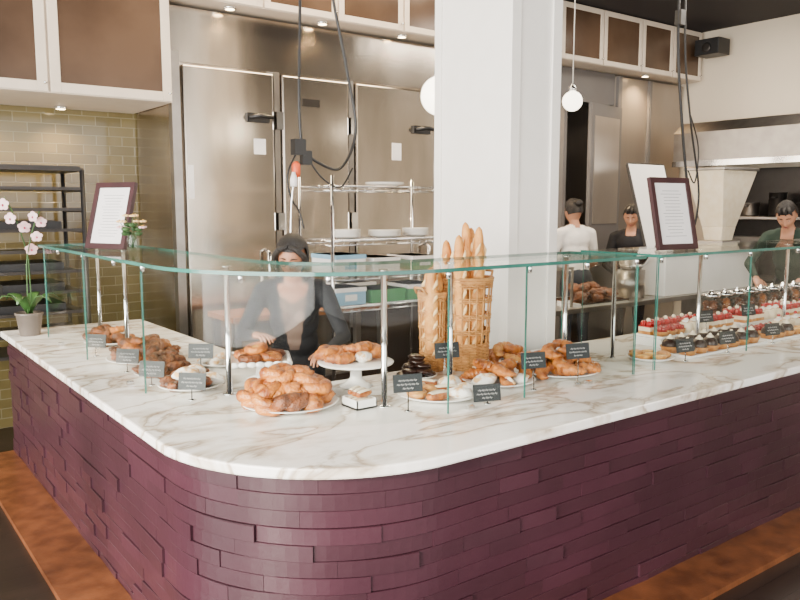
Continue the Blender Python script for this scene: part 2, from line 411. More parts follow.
b.box(2.215,2.26,FY-.056,FY-.05,1.75,2.0,PAPER)
b.finish('handles',fr)
def cab_run(name,x0,x1,z0,z1,y0,y1,divs,dw=.045):
    g=empty(name,((x0+x1)/2,y1,z0)); b=MB()
    b.box(x0,x1,y0+.02,y1,z0,z1,CABW)
    for a,c in zip(divs[:-1],divs[1:]):
        a+=.008;c-=.008; t=z1-.01; u=z0+.005
        b.box(a,a+dw,y0,y0+.02,u,t,CABW); b.box(c-dw,c,y0,y0+.02,u,t,CABW)
        b.box(a+dw,c-dw,y0,y0+.02,u,u+dw,CABW); b.box(a+dw,c-dw,y0,y0+.02,t-dw,t,CABW)
    b.finish('cabinet_frames',g,bevel=.003)
    b=MB()
    for a,c in zip(divs[:-1],divs[1:]):
        b.box(a+.008+dw,c-.008-dw,y0+.008,y0+.0195,z0+.005+dw,z1-.01-dw,CABG)
        b.lathe([(.006,0),(.006,.02),(.010,.022),(.010,.028),(0.001,.03)],(0,0,0),CHROME,10,M=Matrix.Translation((c-.03,y0,z0+.06))@Matrix.Rotation(pi/2,4,'X'))
    b.finish('smoked_glass_doors',g)
cab_run('upper_cabinet',-1.25,2.105,2.44,3.74,5.55,6.43,[-1.25,-.41,.43,1.27,2.105],.065)
cab_run('upper_cabinet',2.12,8.55,3.17,3.74,5.42,6.43,[2.12,2.78,3.44,4.10,4.76,5.42,6.08,6.74,7.40,7.98,8.55],.05)
def puck(x,y,z,e,name='undercabinet_light'):
    b=MB(); b.lathe([(.04,0),(.045,.006),(.045,.02),(.02,.022)],(x,y,z-.023),CHROME,16); b.lathe([(.032,-.002),(.034,.0)],(x,y,z-.023),LAMPW,16); b.finish(name)
    l=bpy.data.lights.new(name+'_bulb','SPOT'); l.energy=e; l.color=(1,.68,.34); l.spot_size=2.4; l.spot_blend=.8; l.shadow_soft_size=.05
    o=bpy.data.objects.new(name+'_bulb',l); COL.objects.link(o); o.location=(x,y,z-.06)
for x in(.45,.95,1.5): puck(x,6.25,2.44,36)
for x in(2.55,3.35,4.15,5.8,7.6): puck(x,5.52,3.17,75)
b=MB(); b.box(4.76,6.35,5.68,6.42,0,3.16,STEEL); b.finish('steel_partition')
b=MB(); b.box(7.27,8.55,5.66,6.42,0,3.14,GREYL); b.box(7.27,7.33,5.62,5.66,0,3.14,GREYD); b.box(7.85,7.9,5.63,5.66,0,3.14,GREYD); b.finish('grey_cold_room')
b=MB(); b.box(6.35,7.27,5.68,5.9,2.82,3.16,GREYD); b.box(6.35,6.40,5.60,5.68,0,2.82,GREYD); b.finish('trim_1')
b=MB(); M=Matrix.Translation((7.25,5.60,0))@Matrix.Rotation(math.radians(10),4,'Z')
b.box(-.66,0,-.045,0,.02,2.78,GREYD,M)
b.box(-.60,-.06,-.052,-.045,1.5,2.65,GREYL,M); b.tube([M@N((-.60,-.05,1.05)),M@N((-.60,-.10,1.05)),M@N((-.50,-.10,1.05))],.01,CHROME)
b.finish('door_1')
# ---------------------------------------------------------------- pendants
def pendant(x,y,z,r):
    b=MB(); b.ball((x,y,z),r,GLOBE,24,16)
    b.lathe([(r*.35,0),(r*.35,.03),(.012,.05),(.006,.06)],(x,y,z+r*.93),CHROME,16)
    b.tube([(x,y,z+r+.04),(x,y,ZC-.03)],.004,WHITE,6); b.lathe([(.05,0),(.05,.03)],(x,y,ZC-.03),CHROME,16)
    b.finish('pendant_lamp')
pendant(4.60,3.98,2.48,.075); pendant(3.34,4.02,2.42,.13)
def hang(name,lines,extra=None):
    b=MB()
    for pts,r,m in lines:
        P=[]; pts=[Vector(p) for p in pts]
        for i in range(len(pts)-1):
            p0=pts[max(i-1,0)];p1=pts[i];p2=pts[i+1];p3=pts[min(i+2,len(pts)-1)]
            for k in range(8):
                t=k/8; P.append(.5*((2*p1)+(p2-p0)*t+(2*p0-5*p1+4*p2-p3)*t*t+(3*p1-p0-3*p2+p3)*t**3))
        P.append(pts[-1]); b.tube(P,r,m,8)
    if extra: extra(b)
    return b.finish(name)
def plugs(b):
    b.box(2.44,2.52,4.37,4.43,2.02,2.12,BLACK); b.box(2.50,2.57,4.38,4.42,1.96,2.05,BLACK)
    b.lathe([(.02,-.05),(.028,-.03),(.028,.03),(.012,.05)],(2.46,4.4,1.93),ORANGE,10)
    b.lathe([(.022,-.04),(.025,0),(.01,.05)],(2.42,4.36,1.86),PAPER,10)
hang('hanging_power_cord',[
 ([(2.50,4.4,ZC),(2.51,4.4,3.1),(2.49,4.4,2.4),(2.50,4.4,2.1)],.010,BLACK),
 ([(2.70,4.4,ZC),(2.72,4.4,3.2),(2.85,4.4,2.6),(2.92,4.4,2.2),(2.80,4.4,1.95),(2.62,4.4,1.98),(2.52,4.4,2.05)],.010,BLACK),
 ([(2.48,4.4,2.06),(2.40,4.4,1.9),(2.42,4.4,1.75),(2.48,4.4,1.66),(2.50,4.38,1.55)],.006,BLACK),
 ([(2.55,4.4,2.0),(2.64,4.38,1.88),(2.78,4.38,1.82),(2.88,4.38,1.95)],.006,BLACK),
 ([(2.43,4.38,1.85),(2.41,4.38,1.7),(2.40,4.38,1.5)],.005,CHROME)],plugs)
hang('hanging_power_cord',[
 ([(5.78,3.9,ZC),(5.80,3.9,3.0),(5.92,3.9,2.3),(6.05,3.9,1.7),(6.02,3.9,1.35)],.012,BLACK),
 ([(5.86,3.9,ZC),(5.90,3.9,3.0),(6.03,3.9,2.4),(6.2,3.9,1.8),(6.12,3.9,1.4)],.009,BLACK),
 ([(6.0,3.9,2.5),(6.16,3.9,2.2),(6.13,3.9,1.9),(6.02,3.9,2.0)],.006,BLACK)],
 lambda b: (b.box(5.74,5.92,3.84,3.96,ZC-.08,ZC-.001,BLACK),b.box(5.78,5.84,3.87,3.93,3.18,3.3,BLACK)))
b=MB(); b.box(8.28,8.52,5.05,5.35,3.42,3.60,BLACK); b.box(8.52,8.60,5.17,5.23,3.48,3.54,BLACK); b.lathe([(.06,0),(.05,-.01),(.02,-.012)],(0,0,0),DKSTEEL,16,M=Matrix.Translation((8.28,5.2,3.5))@Matrix.Rotation(pi/2,4,'Y')); b.finish('wall_speaker',bevel=.01)
# hood
b=MB()
hx0,hx1,hy0,hy1=7.8,8.59,2.0,5.25
b.add([(hx0,hy0,2.15),(hx1,hy0,2.15),(hx1,hy1,2.15),(hx0,hy1,2.15),(hx0,hy0,2.50),(hx1,hy0,2.62),(hx1,hy1,2.62),(hx0,hy1,2.50),(hx0+.15,hy0,2.62),(hx0+.15,hy1,2.62)],
 [(0,4,7,3),(4,8,9,7),(8,5,6,9),(0,1,5,8,4),(3,7,9,6,2)],STEEL2)
b.box(hx0+.03,hx1-.02,hy0+.03,hy1-.03,2.34,2.36,DKSTEEL); b.box(hx0-.015,hx0,hy0,hy1,2.13,2.19,CHROME)
b.box(8.2,8.59,3.3,3.9,2.62,ZC-.001,STEEL2)
b.finish('exhaust_hood')
b=MB()
b.box(7.85,8.55,2.2,5.1,.12,.9,STEEL2); b.box(7.83,8.57,2.2,5.1,.9,.93,DKSTEEL); b.box(8.45,8.57,2.2,5.1,.93,1.35,STEEL2); b.box(8.1,8.57,2.2,5.1,1.55,1.58,STEEL2)
b.box(8.57,8.595,2.2,5.25,.93,2.12,DKSTEEL)  # dark wall sheet added to paint in the shade beneath the hood
for y in(2.3,3.6,5.0):
    b.box(8.5,8.56,y-.03,y+.03,1.3,1.58,STEEL2)
for y in(2.3,5.0):
    for x in(7.9,8.5): b.lathe([(.03,0),(.03,.12)],(x,y,0),STEEL2,10)
for i in range(8): b.lathe([(.022,0),(.02,.02)],(0,0,0),BLACK,12,M=Matrix.Translation((7.85,2.4+i*.35,.82))@Matrix.Rotation(-pi/2,4,'Y'))
for i in range(4):
    for dx in(8.0,8.25): b.lathe([(.10,0),(.10,.012),(.03,.014)],(dx,2.6+i*.65,.93),BLACK,16)
b.finish('cooking_range',bevel=.004)
def pot(x,y,z,r,h,m=STEEL2):
    b=MB(); b.lathe([(r*.9,0),(r,.02),(r,h),(r+.008,h+.004),(r+.008,h+.010),(r-.006,h+.008),(r-.008,.03),(.01,.02)],(x,y,z),m,28)
    for s in(-1,1): b.tube([(x+s*r,y-.04,z+h*.8),(x+s*(r+.04),y-.03,z+h*.82),(x+s*(r+.04),y+.03,z+h*.82),(x+s*r,y+.04,z+h*.8)],.006,m)
    b.finish('stock_pot')
pot(8.15,4.55,.945,.16,.26); pot(8.15,3.25,.945,.14,.2,DKSTEEL); pot(8.33,3.98,1.581,.13,.18,DKSTEEL); pot(8.33,4.6,1.581,.10,.14); pot(8.33,3.62,1.581,.12,.26); pot(8.33,4.29,1.581,.09,.25,DKSTEEL)
def table(name,x0,x1,y0,y1,z,m,leg=.03,shelf=None):
    b=MB(); b.box(x0,x1,y0,y1,z-.04,z,m)
    for x in(x0+.05,x1-.05):
        for y in(y0+.05,y1-.05): b.box(x-leg/2,x+leg/2,y-leg/2,y+leg/2,0,z-.04,STEEL2)
    if shelf: b.box(x0+.03,x1-.03,y0+.03,y1-.03,shelf,shelf+.02,STEEL2)
    b.finish(name,bevel=.003)
table('work_table',4.0,7.5,3.95,4.55,.90,STEEL2,.04,.35)
table('prep_table',2.25,3.6,4.95,5.4,.92,WOOD,.05,.4)
def tray_bread(x,y,z,n,me,name,w=.4,d=.3,sc=1):
    g=empty(name,(x,y,z)); b=MB()
    b.box(x-w/2,x+w/2,y-d/2,y+d/2,z,z+.006,CHROME)
    for a in((x-w/2,x-w/2+.008,y-d/2,y+d/2),(x+w/2-.008,x+w/2,y-d/2,y+d/2),(x-w/2,x+w/2,y-d/2,y-d/2+.008),(x-w/2,x+w/2,y+d/2-.008,y+d/2)): b.box(*a,z+.006,z+.022,CHROME)
    b.finish('tray',g)
    for i in range(n):
        inst(me,'bread_%d'%i,g,(random.uniform(-w*.35,w*.35),random.uniform(-d*.3,d*.3),.012+.035*(i//8)),(random.uniform(-.2,.2),random.uniform(-.2,.2),random.uniform(0,6)),sc*random.uniform(.9,1.1))
# ---------------------------------------------------------------- pastry meshes
def m_croissant(mt,R=.048,tr=.027,sweep=200,name='croissant'):
    b=MB(); pts=[];rs=[]; n=42
    for i in range(n+1):
        t=i/n; a=math.radians(-sweep/2+sweep*t)
        pts.append((R*math.sin(a)*1.15,-R*math.cos(a)+R*.5,tr*.75))
        env=math.sin(pi*min(max(t,.0),1))**.55; st=(abs(t-.5)*2*4.5)%1
        rs.append(max(.004,tr*env*(.80+.32*(1-st))))
    b.tube(pts,rs,mt,14,flat=.85); return b.mesh(name)
def m_blob(mt,r,name,amp=.25,fr=22,seed=0):
    b=MB(); s=Vector((seed*3.1,seed,1))
    def fn(u):
        k=1+amp*noise.noise(u*2.2+s)+amp*.4*noise.noise(u*6+s)
        return Vector((u.x*r[0]*k,u.y*r[1]*k,u.z*r[2]*k+r[2]*.8))
    b.ball((0,0,0),r,mt,22,14,fn=fn); return b.mesh(name)
def m_knot(mt,name):
    b=MB(); pts=[];rs=[]
    for i in range(60):
        a=2*pi*i/60; k=.038*(1+.35*math.cos(3*a)); pts.append((k*math.cos(2*a),k*math.sin(2*a),.026+.012*math.sin(3*a))); rs.append(.021+.003*math.sin(9*a))
    b.tube(pts,rs,mt,10,closed=True); b.ball((0,0,.03),(.025,.025,.022),mt); return b.mesh(name)
def m_donut(mt,mc,name):
    b=MB(); pts=[(.036*math.cos(2*pi*i/28),.036*math.sin(2*pi*i/28),.018) for i in range(28)]
    b.tube(pts,.019,mt,12,closed=True); b.lathe([(.018,.02),(.022,.026),(.01,.030),(0.001,.03)],(0,0,0),mc,16); return b.mesh(name)
def m_danish(name):
    b=MB()
    def fn(u):
        k=max(abs(u.x),abs(u.y))+.35; return Vector((u.x*.055/k*1.1,u.y*.04/k*1.1,u.z*.016+.014+ (abs(u.x)*.012)))
    b.ball((0,0,0),1,PASTRY,22,12,fn=fn)
    b.ball((0,0,.024),(.024,.016,.010),RED); b.tube([(-.045,-.02,.03),(0,.0,.038),(.045,.02,.032)],[.006,.010,.006],SUGAR,8)
    return b.mesh(name)
def m_tart(top,name,berries=None,dome=None):
    b=MB(); n=28; prof=[(.026,0),(.036,.022),(.037,.024),(.033,.023),(.030,.018),(.001,.018)]
    b.lathe(prof,(0,0,0),PASTRYL,n); b.lathe([(.031,.017),(.026,.023),(.012,.026),(.001,.0265)],(0,0,0),top,20)
    if berries:
        for i in range(7):
            a=i*2*pi/6; r=.018 if i<6 else 0
            b.ball((r*math.cos(a),r*math.sin(a),.032 if i<6 else .04),(.010,.010,.011),berries,10,7)
    if dome:
        b.ball((0,0,.026),(.030,.030,.030),CHOC,18,10); b.ball((0,0,.052),(.014,.014,.010),dome,14,8); b.ball((0,0,.062),(.006,.006,.006),dome,8,6)
    return b.mesh(name)
def m_cake(name):
    b=MB(); b.box(-.03,.03,-.03,.03,0,.018,PASTRYL); b.box(-.03,.03,-.03,.03,.018,.036,CREAM); b.box(-.03,.03,-.03,.03,.036,.042,RED)
    for x in(-.015,.015):
        for y in(-.015,.015): b.ball((x,y,.05),(.014,.014,.014),RED,10,7)
    b.ball((0,0,.066),(.010,.010,.009),CREAM,8,6); return b.mesh(name)
def m_cream_cake(name):
    b=MB(); b.lathe([(.030,0),(.031,.02),(.030,.04),(.026,.044),(.001,.044)],(0,0,0),CREAM,22)
    pts=[(.016*math.cos(a)*(1-i/26),.016*math.sin(a)*(1-i/26),.046+.0009*i) for i,a in enumerate([q*.55 for q in range(24)])]
    b.tube(pts,[.008*(1-.6*i/24) for i in range(24)],SUGAR,8); b.ball((0,0,.072),.008,RED,8,6); return b.mesh(name)
def m_eclair(name):
    b=MB(); n=12; pts=[(-.05+.1*i/n,0,.018) for i in range(n+1)]; rs=[.019*max(.2,math.sin(pi*(.12+.76*i/n)))**.5 for i in range(n+1)]
    b.tube(pts,rs,PASTRY,12); b.tube([(p[0]*.9,0,.026) for p in pts],[r*.8 for r in rs],CREAM,12,flat=.8); return b.mesh(name)
ME_C=m_croissant(PASTRY); ME_CD=m_croissant(PASTRYD,name='dark_croissant'); ME_CL=m_croissant(PASTRYL,name='light_croissant'); ME_K=m_knot(PASTRY,'knot'); ME_KD=m_knot(PASTRYD,'dark_knot')
ME_B=[m_blob(PASTRY,(.045,.038,.03),'bun',seed=i) for i in range(3)]; ME_BD=[m_blob(PASTRYD,(.055,.035,.026),'brown_bun',.35,seed=i+5) for i in range(3)]
ME_SG=m_blob(SUGAR,(.05,.036,.024),'sugared_turnover',.2,seed=3)
ME_D=m_donut(PASTRY,YELLOW,'doughnut'); ME_DR=m_donut(PASTRYD,RED,'jam_doughnut'); ME_DA=m_danish('danish'); ME_EC=m_eclair('eclair')
ME_COOK=m_blob(CHOC,(.04,.04,.014),'cookie',.12); ME_MAD=m_blob(PASTRYL,(.035,.045,.02),'madeleine',.15)
ME_T1=m_tart(CHOC,'chocolate_tart',dome=CREAM); ME_T2=m_tart(RED,'berry_tart',berries=RED); ME_T3=m_tart(YELLOW,'custard_tart'); ME_CK=m_cake('strawberry_cake'); ME_CC=m_cream_cake('cream_cake')
def plate_into(b,r,m=PORC,c=(0,0,0),rim=.022):
    b.lathe([(r*.55,0),(r*.6,.002),(r*.9,rim*.7),(r,rim),(r+.002,rim+.003),(r*.97,rim+.003),(r*.6,.010),(.001,.008)],c,m,40)
def pile(g,mes,R,layers,item=.09,z0=.012,step=.038,sc=1.0,tilt=.35,ell=1):
    k=0
    for l in range(layers):
        r=R*(1-l/layers*.85)
        pts=[]
        rr=r-item*.35
        while rr>-.0:
            n=max(1,int(2*pi*max(rr,.0)/item)) if rr>item*.3 else 1
            off=random.random()*6
            for i in range(n):
                a=off+2*pi*i/n; q=rr if n>1 else 0
                pts.append((q*math.cos(a),q*math.sin(a)*ell,a))
            if n==1: break
            rr-=item*.85
        for x,y,a in pts:
            inst(random.choice(mes),'pastry_%d'%k,g,(x,y,z0+l*step+random.uniform(0,.006)),(random.uniform(-tilt,tilt),random.uniform(-tilt,tilt),a+random.uniform(-.8,.8)),sc*random.uniform(.9,1.12)); k+=1
def platter(name,x,y,r,mes,layers,z=ZT,ell=1,**kw):
    g=empty(name,(x,y,z+.0005)); b=MB(); plate_into(b,r); o=b.finish('plate',g,local=True); o.scale=(1,ell,1)
    pile(g,mes,r*.84,layers,ell=ell,**kw); return g
platter('pastry_platter',1.53,2.82,.205,[ME_K,ME_C,ME_K,ME_B[0],ME_KD],3,item=.094,step=.045,sc=1.2)
platter('croissant_platter',2.93,2.585,.21,[ME_C],3,item=.10,step=.042,sc=1.2)
platter('danish_platter',2.53,2.60,.175,[ME_DA,ME_SG,ME_C,ME_CD],2,item=.10,step=.036,sc=1.1)
platter('sandwich_platter',2.13,2.565,.185,[ME_MAD,ME_EC,ME_SG],1,item=.10,sc=1.1,tilt=.1)
platter('brown_bread_platter',1.32,3.38,.15,[ME_BD[0],ME_BD[1],ME_CD,ME_SG],2,item=.09,step=.036,sc=1.1)
platter('scone_platter',1.30,3.72,.13,[ME_BD[0],ME_KD],2,item=.09,step=.03,sc=1.1)
platter('roll_platter',1.36,4.14,.20,[ME_BD[2],ME_KD,ME_CD,ME_B[1]],3,item=.10,step=.036,sc=1.15)
platter('chocolate_cookie_plate',2.275,2.905,.10,[ME_COOK],5,item=.07,step=.020,tilt=.1)
platter('bun_plate',2.92,2.94,.12,[ME_B[0],ME_CL,ME_C],2,item=.085,step=.035)
platter('pastry_plate',1.36,4.78,.15,[ME_C,ME_KD],2,item=.10)
platter('turnover_plate',1.64,3.78,.13,[ME_MAD,ME_SG],1,item=.1)
g=empty('cake_stand',(1.95,2.95,ZT+.0005)); b=MB()
b.lathe([(.075,0),(.078,.005),(.05,.018),(.028,.04),(.026,.08),(.05,.098),(.13,.105),(.175,.112),(.178,.118),(.17,.122),(.001,.118)],(0,0,0),PORC,40); b.finish('stand',g,local=True)
for i,(x,y,me) in enumerate(((-.09,.0,ME_C),(.02,-.03,ME_SG),(.10,.04,ME_K),(-.02,.08,ME_B[1]),(-.1,.09,ME_K),(.03,.02,ME_C))): inst(me,'pastry_%d'%i,g,(x*.9,y*.9,.122+(.035 if i==5 else 0)),(0,0,i*1.3),1.15)
g=empty('doughnut_stand',(1.66,3.36,ZT+.0005)); b=MB()
b.lathe([(.06,0),(.062,.006),(.02,.02),(.02,.085),(.06,.09)],(0,0,0),PORC,28)
M=Matrix.Rotation(math.radians(-25),4,'Z'); w=.14
b.box(-w,w,-w,w,.09,.098,PORC,M)
for s in(-1,1):
    for k in range(7):
        t=-w+w/7+2*w*k/7; 
        b.ball((t,s*w,.098),(.024,.012,.014),PORC,10,7,M=M); b.ball((s*w,t,.098),(.012,.024,.014),PORC,10,7,M=M)
b.finish('stand',g,local=True)
k=0
for x,y,z in((-.08,-.06,0),(.02,-.07,0),(.08,.01,0),(-.05,.05,0),(.04,.06,0),(-.02,-.01,.036)):
    inst(ME_D if k%2 else ME_DR,'doughnut_%d'%k,g,(x,y,.100+z),(0.1*k%.3,0,k),1.05); k+=1
g=empty('eclair_box',(1.76,2.64,ZT+.0005)); b=MB(); b.box(-.05,.05,-.06,.06,0,.008,PORC); b.box(-.05,-.045,-.06,.06,0,.04,PORC); b.box(.045,.05,-.06,.06,0,.04,PORC); b.box(-.05,.05,.055,.06,0,.04,PORC); b.box(-.05,.05,-.06,-.055,0,.04,PORC)
b.finish('box',g,local=True)
for j in range(6): inst(ME_EC,'eclair_%d'%j,g,(0,-.035+.035*(j%3),.01+.036*(j//3)),(0,0,.1*j),.85)
def tart_tray(name,x0,x1,y0,y1,z,me,dx,dy,sc=1.0,m=CHROME):
    g=empty(name,((x0+x1)/2,(y0+y1)/2,z+.0005)); b=MB(); w=(x1-x0)/2; d=(y1-y0)/2
    b.box(-w,w,-d,d,0,.008,m); b.box(-w,w,-d-.004,-d,0,.014,m); b.box(-w,w,d,d+.004,0,.014,m); b.box(-w-.004,-w,-d,d,0,.014,m); b.box(w,w+.004,-d,d,0,.014,m); b.finish('tray',g,local=True)
    nx=int(2*w/dx+.01); ny=int(2*d/dy+.01); k=0
    for i in range(nx):
        for j in range(ny):
            mm=me[(j+(i//3)*ny)%len(me)]
            inst(mm,'tart_%d'%k,g,(-w+dx*(i+.5)+random.uniform(-.003,.003),-d+dy*(j+.5),.008),(0,0,random.random()*.3),sc); k+=1
def riser(name,x0,x1,y0,y1,z0,h,m=PORC):
    b=MB(); b.box(x0,x1,y0,y1,z0+h-.010,z0+h,m)
    for x in(x0,x1-.01): b.box(x,x+.01,y0,y1,z0+.0005,z0+h-.010,m)
    b.finish(name,bevel=.002)
tart_tray('tart_tray',3.78,4.60,2.385,2.61,ZT,[ME_T1,ME_T1],.112,.11,1.5,PORC)
tart_tray('tart_tray',4.66,6.0,2.385,2.61,ZT,[ME_T1,ME_T2,ME_T3,ME_CC],.112,.11,1.5,PORC)
riser('display_riser',3.93,6.13,2.672,2.868,ZT,.05)
tart_tray('strawberry_cake_tray',3.95,4.80,2.68,2.86,ZT+.05,[ME_T2,ME_CK,ME_CC,ME_CK,ME_CK,ME_T2],.088,.088,1.35,PORC)
tart_tray('strawberry_cake_tray',4.86,6.1,2.68,2.86,ZT+.05,[ME_CK,ME_CK,ME_CC,ME_T2],.088,.088,1.35,PORC)
platter('fruit_tart_plate',3.58,2.50,.13,[ME_T3,ME_MAD],1,item=.09,tilt=.05)
def jar(x,y,z,me,s=1):
    g=empty('biscuit_jar',(x,y,z),0,s); b=MB()
    b.lathe([(.06,0),(.065,.005),(.065,.15),(.05,.17),(.05,.18),(.046,.18),(.046,.168),(.06,.15),(.06,.008),(.001,.006)],(0,0,0),GLASS,24)
    b.lathe([(.054,.18),(.056,.185),(.056,.195),(.02,.20),(.012,.215),(.001,.218)],(0,0,0),CHROME,20); b.finish('jar',g,local=True)
    for i in range(18): inst(me,'biscuit_%d'%i,g,(.026*math.cos(i*2.1),.026*math.sin(i*2.1),.008+.024*(i//3)),(.2*(i%3),.3,i),.56)
for i in range(9): jar(4.95+.165*i,2.98,ZT+.001,[ME_BD[0],ME_B[1],ME_BD[2]][i%3],1.15)
# ---------------------------------------------------------------- baguettes
def m_baguette(L=.62,r=.038):
    b=MB(); n=60; pts=[];rs=[]
    for i in range(n+1):
        t=i/n; pts.append((0,0,L*t)); e=(math.sin(pi*min(1,max(0,t))))**.32 if 0<t<1 else .05
        sc=.90+.12*abs(math.sin(t*pi*7)); rs.append(max(.003,r*e*sc))
    b.tube(pts,rs,BAG,14)
    for k in range(6):
        z=L*(.14+.13*k)
        for q in range(3):
            Mq=Matrix.Rotation(q*2.09,4,'Z'); b.tube([(-.013,-r*.80,z),(0,-r*.99,z+.03),(.013,-r*.84,z+.06)],[.004,.010,.003],FLOUR,8,M=Mq)
    return b.mesh('baguette')
ME_BAG=m_baguette()
def basket(x,y,r0,r1,h,bags):
    g=empty('baguette_basket',(x,y,ZT+.0005)); b=MB()
    b.lathe([(r0,0),(r0,.01),(.001,.012)],(0,0,0),WICKER,30)
    ns=20
    R=lambda z:r0+(r1-r0)*(z/h)
    for i in range(ns):
        a=2*pi*i/ns; b.tube([(R(z)*math.cos(a),R(z)*math.sin(a),z) for z in(0,h*.5,h)],.0045,WICKER,6)
    z=.01; k=0
    def ring(z,rad,ph,am=.004):
        b.tube([((R(z)+am*math.cos(ns/2*t*2*pi/80+ph))*math.cos(2*pi*t/80),(R(z)+am*math.cos(ns/2*t*2*pi/80+ph))*math.sin(2*pi*t/80),z) for t in range(80)],rad,WICKER,6,closed=True)
    while z<h*.30: ring(z,.0045,pi*k); z+=.0085; k+=1
    for zz in(h*.40,h*.42,h*.44,h*.57,h*.59,h*.61,h*.75,h*.77,h*.79,h*.91,h*.93,h*.95): ring(zz,.0045,pi*k); k+=1
    ring(h,.010,0,0); ring(h-.014,.009,0,0)
    for s in(-1,1):
        b.tube([(s*(r1),-.04,h),(s*(r1+.02),-.03,h+.03),(s*(r1+.02),.03,h+.03),(s*r1,.04,h)],.007,WICKER,8)
    b.finish('basket',g,local=True)
    for i,(bx,by,tx,ty,L) in enumerate(bags): inst(ME_BAG,'baguette_%d'%i,g,(bx,by,.014),(ty,tx,i*1.3),(1,1,L))
basket(2.645,2.955,.105,.128,.47,[(-.058,-.03,-.07,.03,1.10),(.0,-.055,-.02,.02,1.16),(.06,-.02,.10,.0,1.20),(.03,.05,.03,-.04,1.15),(-.045,.045,-.10,-.05,1.05),(0,0,.06,0,1.10)])
basket(2.455,3.01,.055,.068,.40,[(-.02,-.02,-.03,.03,.84),(.025,-.0,.03,.02,.88),(0,.03,.0,-.05,.82)])
# ---------------------------------------------------------------- price signs
def sign(x,y,z=ZT,yaw=-.45,w=.125,h=.074,st=.045):
    g=empty('price_sign',(x,y,z+.0005),yaw); b=MB()
    b.lathe([(.016,0),(.016,.003),(.003,.006),(.0025,st)],(0,0,0),CHROME,12)
    M=Matrix.Translation((0,0,st))@Matrix.Rotation(-.18,4,'X')
    b.box(-w/2,w/2,-.002,.002,0,h,BLACKCARD,M)
    for r,(n,zz) in enumerate(((5,.62),(6,.40),(3,.18))):
        tw=w*.78*n/6; x0=-tw/2
        for i in range(n):
            ww=tw/n; b.tube([(x0+ww*(i+.1),-.003,h*zz),(x0+ww*(i+.35),-.003,h*(zz+.09)),(x0+ww*(i+.6),-.003,h*(zz-.02)),(x0+ww*(i+.85),-.003,h*(zz+.06))],.0009,PAPER,4,M=M)
    b.finish('card',g,local=True)
for x,y,yw,st in((1.875,2.45,-.35,.08),(1.235,3.16,-.8,.045),(1.19,3.54,-.8,.04),(1.45,3.58,-.7,.09),(1.19,3.90,-.85,.045),(1.18,4.42,-.9,.05),(2.22,2.345,-.35,.01),(2.335,2.745,-.3,.12),(2.56,2.40,-.3,.10),(2.82,2.362,-.3,.12),(3.70,2.362,-.2,.05),(4.12,2.362,-.2,.05),(4.62,2.36,-.2,.05),(5.1,2.362,-.2,.05),(2.79,3.03,-.4,.12),(4.35,2.645,-.2,.12),(4.85,2.645,-.2,.12)):
    sign(x,y,ZT,yw,st=st)
# ---------------------------------------------------------------- menu frames
def menu_frame(x,y,z,yaw,w,h,tilt=.2):
    g=empty('menu_frame',(x,y,z),yaw); b=MB(); M=Matrix.Rotation(-tilt,4,'X'); t=.03
    for a in((-w/2,-w/2+t,0,h),(w/2-t,w/2,0,h),(-w/2+t,w/2-t,0,t),(-w/2+t,w/2-t,h-t,h)): b.box(a[0],a[1],-.012,.012,a[2],a[3],FRAMEP,M)
    b.box(-w/2+t,w/2-t,-.004,.008,t,h-t,PAPER,M)
    for i in range(15):
        zz=h-t-.045-i*(h-2*t-.07)/15; ww=w*random.uniform(.16,.27); b.box(-ww,ww,-.0050,-.004,zz,zz+.0025,INK,M)
    L=math.sin(tilt)*h*.75
    b.add([(-.02,L+.012,h*.73),(.02,L+.012,h*.73),(.02,L+.08,.003),(-.02,L+.08,.003)],[(0,1,2,3)],FRAMEP)
    b.finish('frame',g,local=True,bevel=.002)
menu_frame(1.25,4.40,GH+.020,-1.12,.30,.38,.28)
menu_frame(3.75,2.47,GH+.020,-.12,.31,.40,.22)
g=empty('flower_vase',(1.30,4.08,GH+.017)); b=MB()
b.lathe([(.022,0),(.026,.004),(.030,.05),(.022,.085),(.026,.10),(.023,.10),(.019,.085),(.026,.05),(.02,.01),(.001,.008)],(0,0,0),GTOP,20)
for i in range(11):
    a=i*.9; tx,ty,tz=.06*math.cos(a),.06*math.sin(a),.13+.03*(i%3)
    b.tube([(0,0,.02),(tx*.4,ty*.4,.10),(tx,ty,tz)],.0018,LEAF,5)
    for q in range(5): b.ball((tx+.010*math.cos(q*1.26),ty+.010*math.sin(q*1.26),tz),(.009,.009,.006),FLOUR if i%3 else PETAL,8,6)
    b.ball((tx,ty,tz+.004),.006,YELLOW,8,6); b.ball((tx*.6,ty*.6,tz*.75),(.02,.008,.012),LEAF,8,6)
b.finish('flowers',g,local=True)
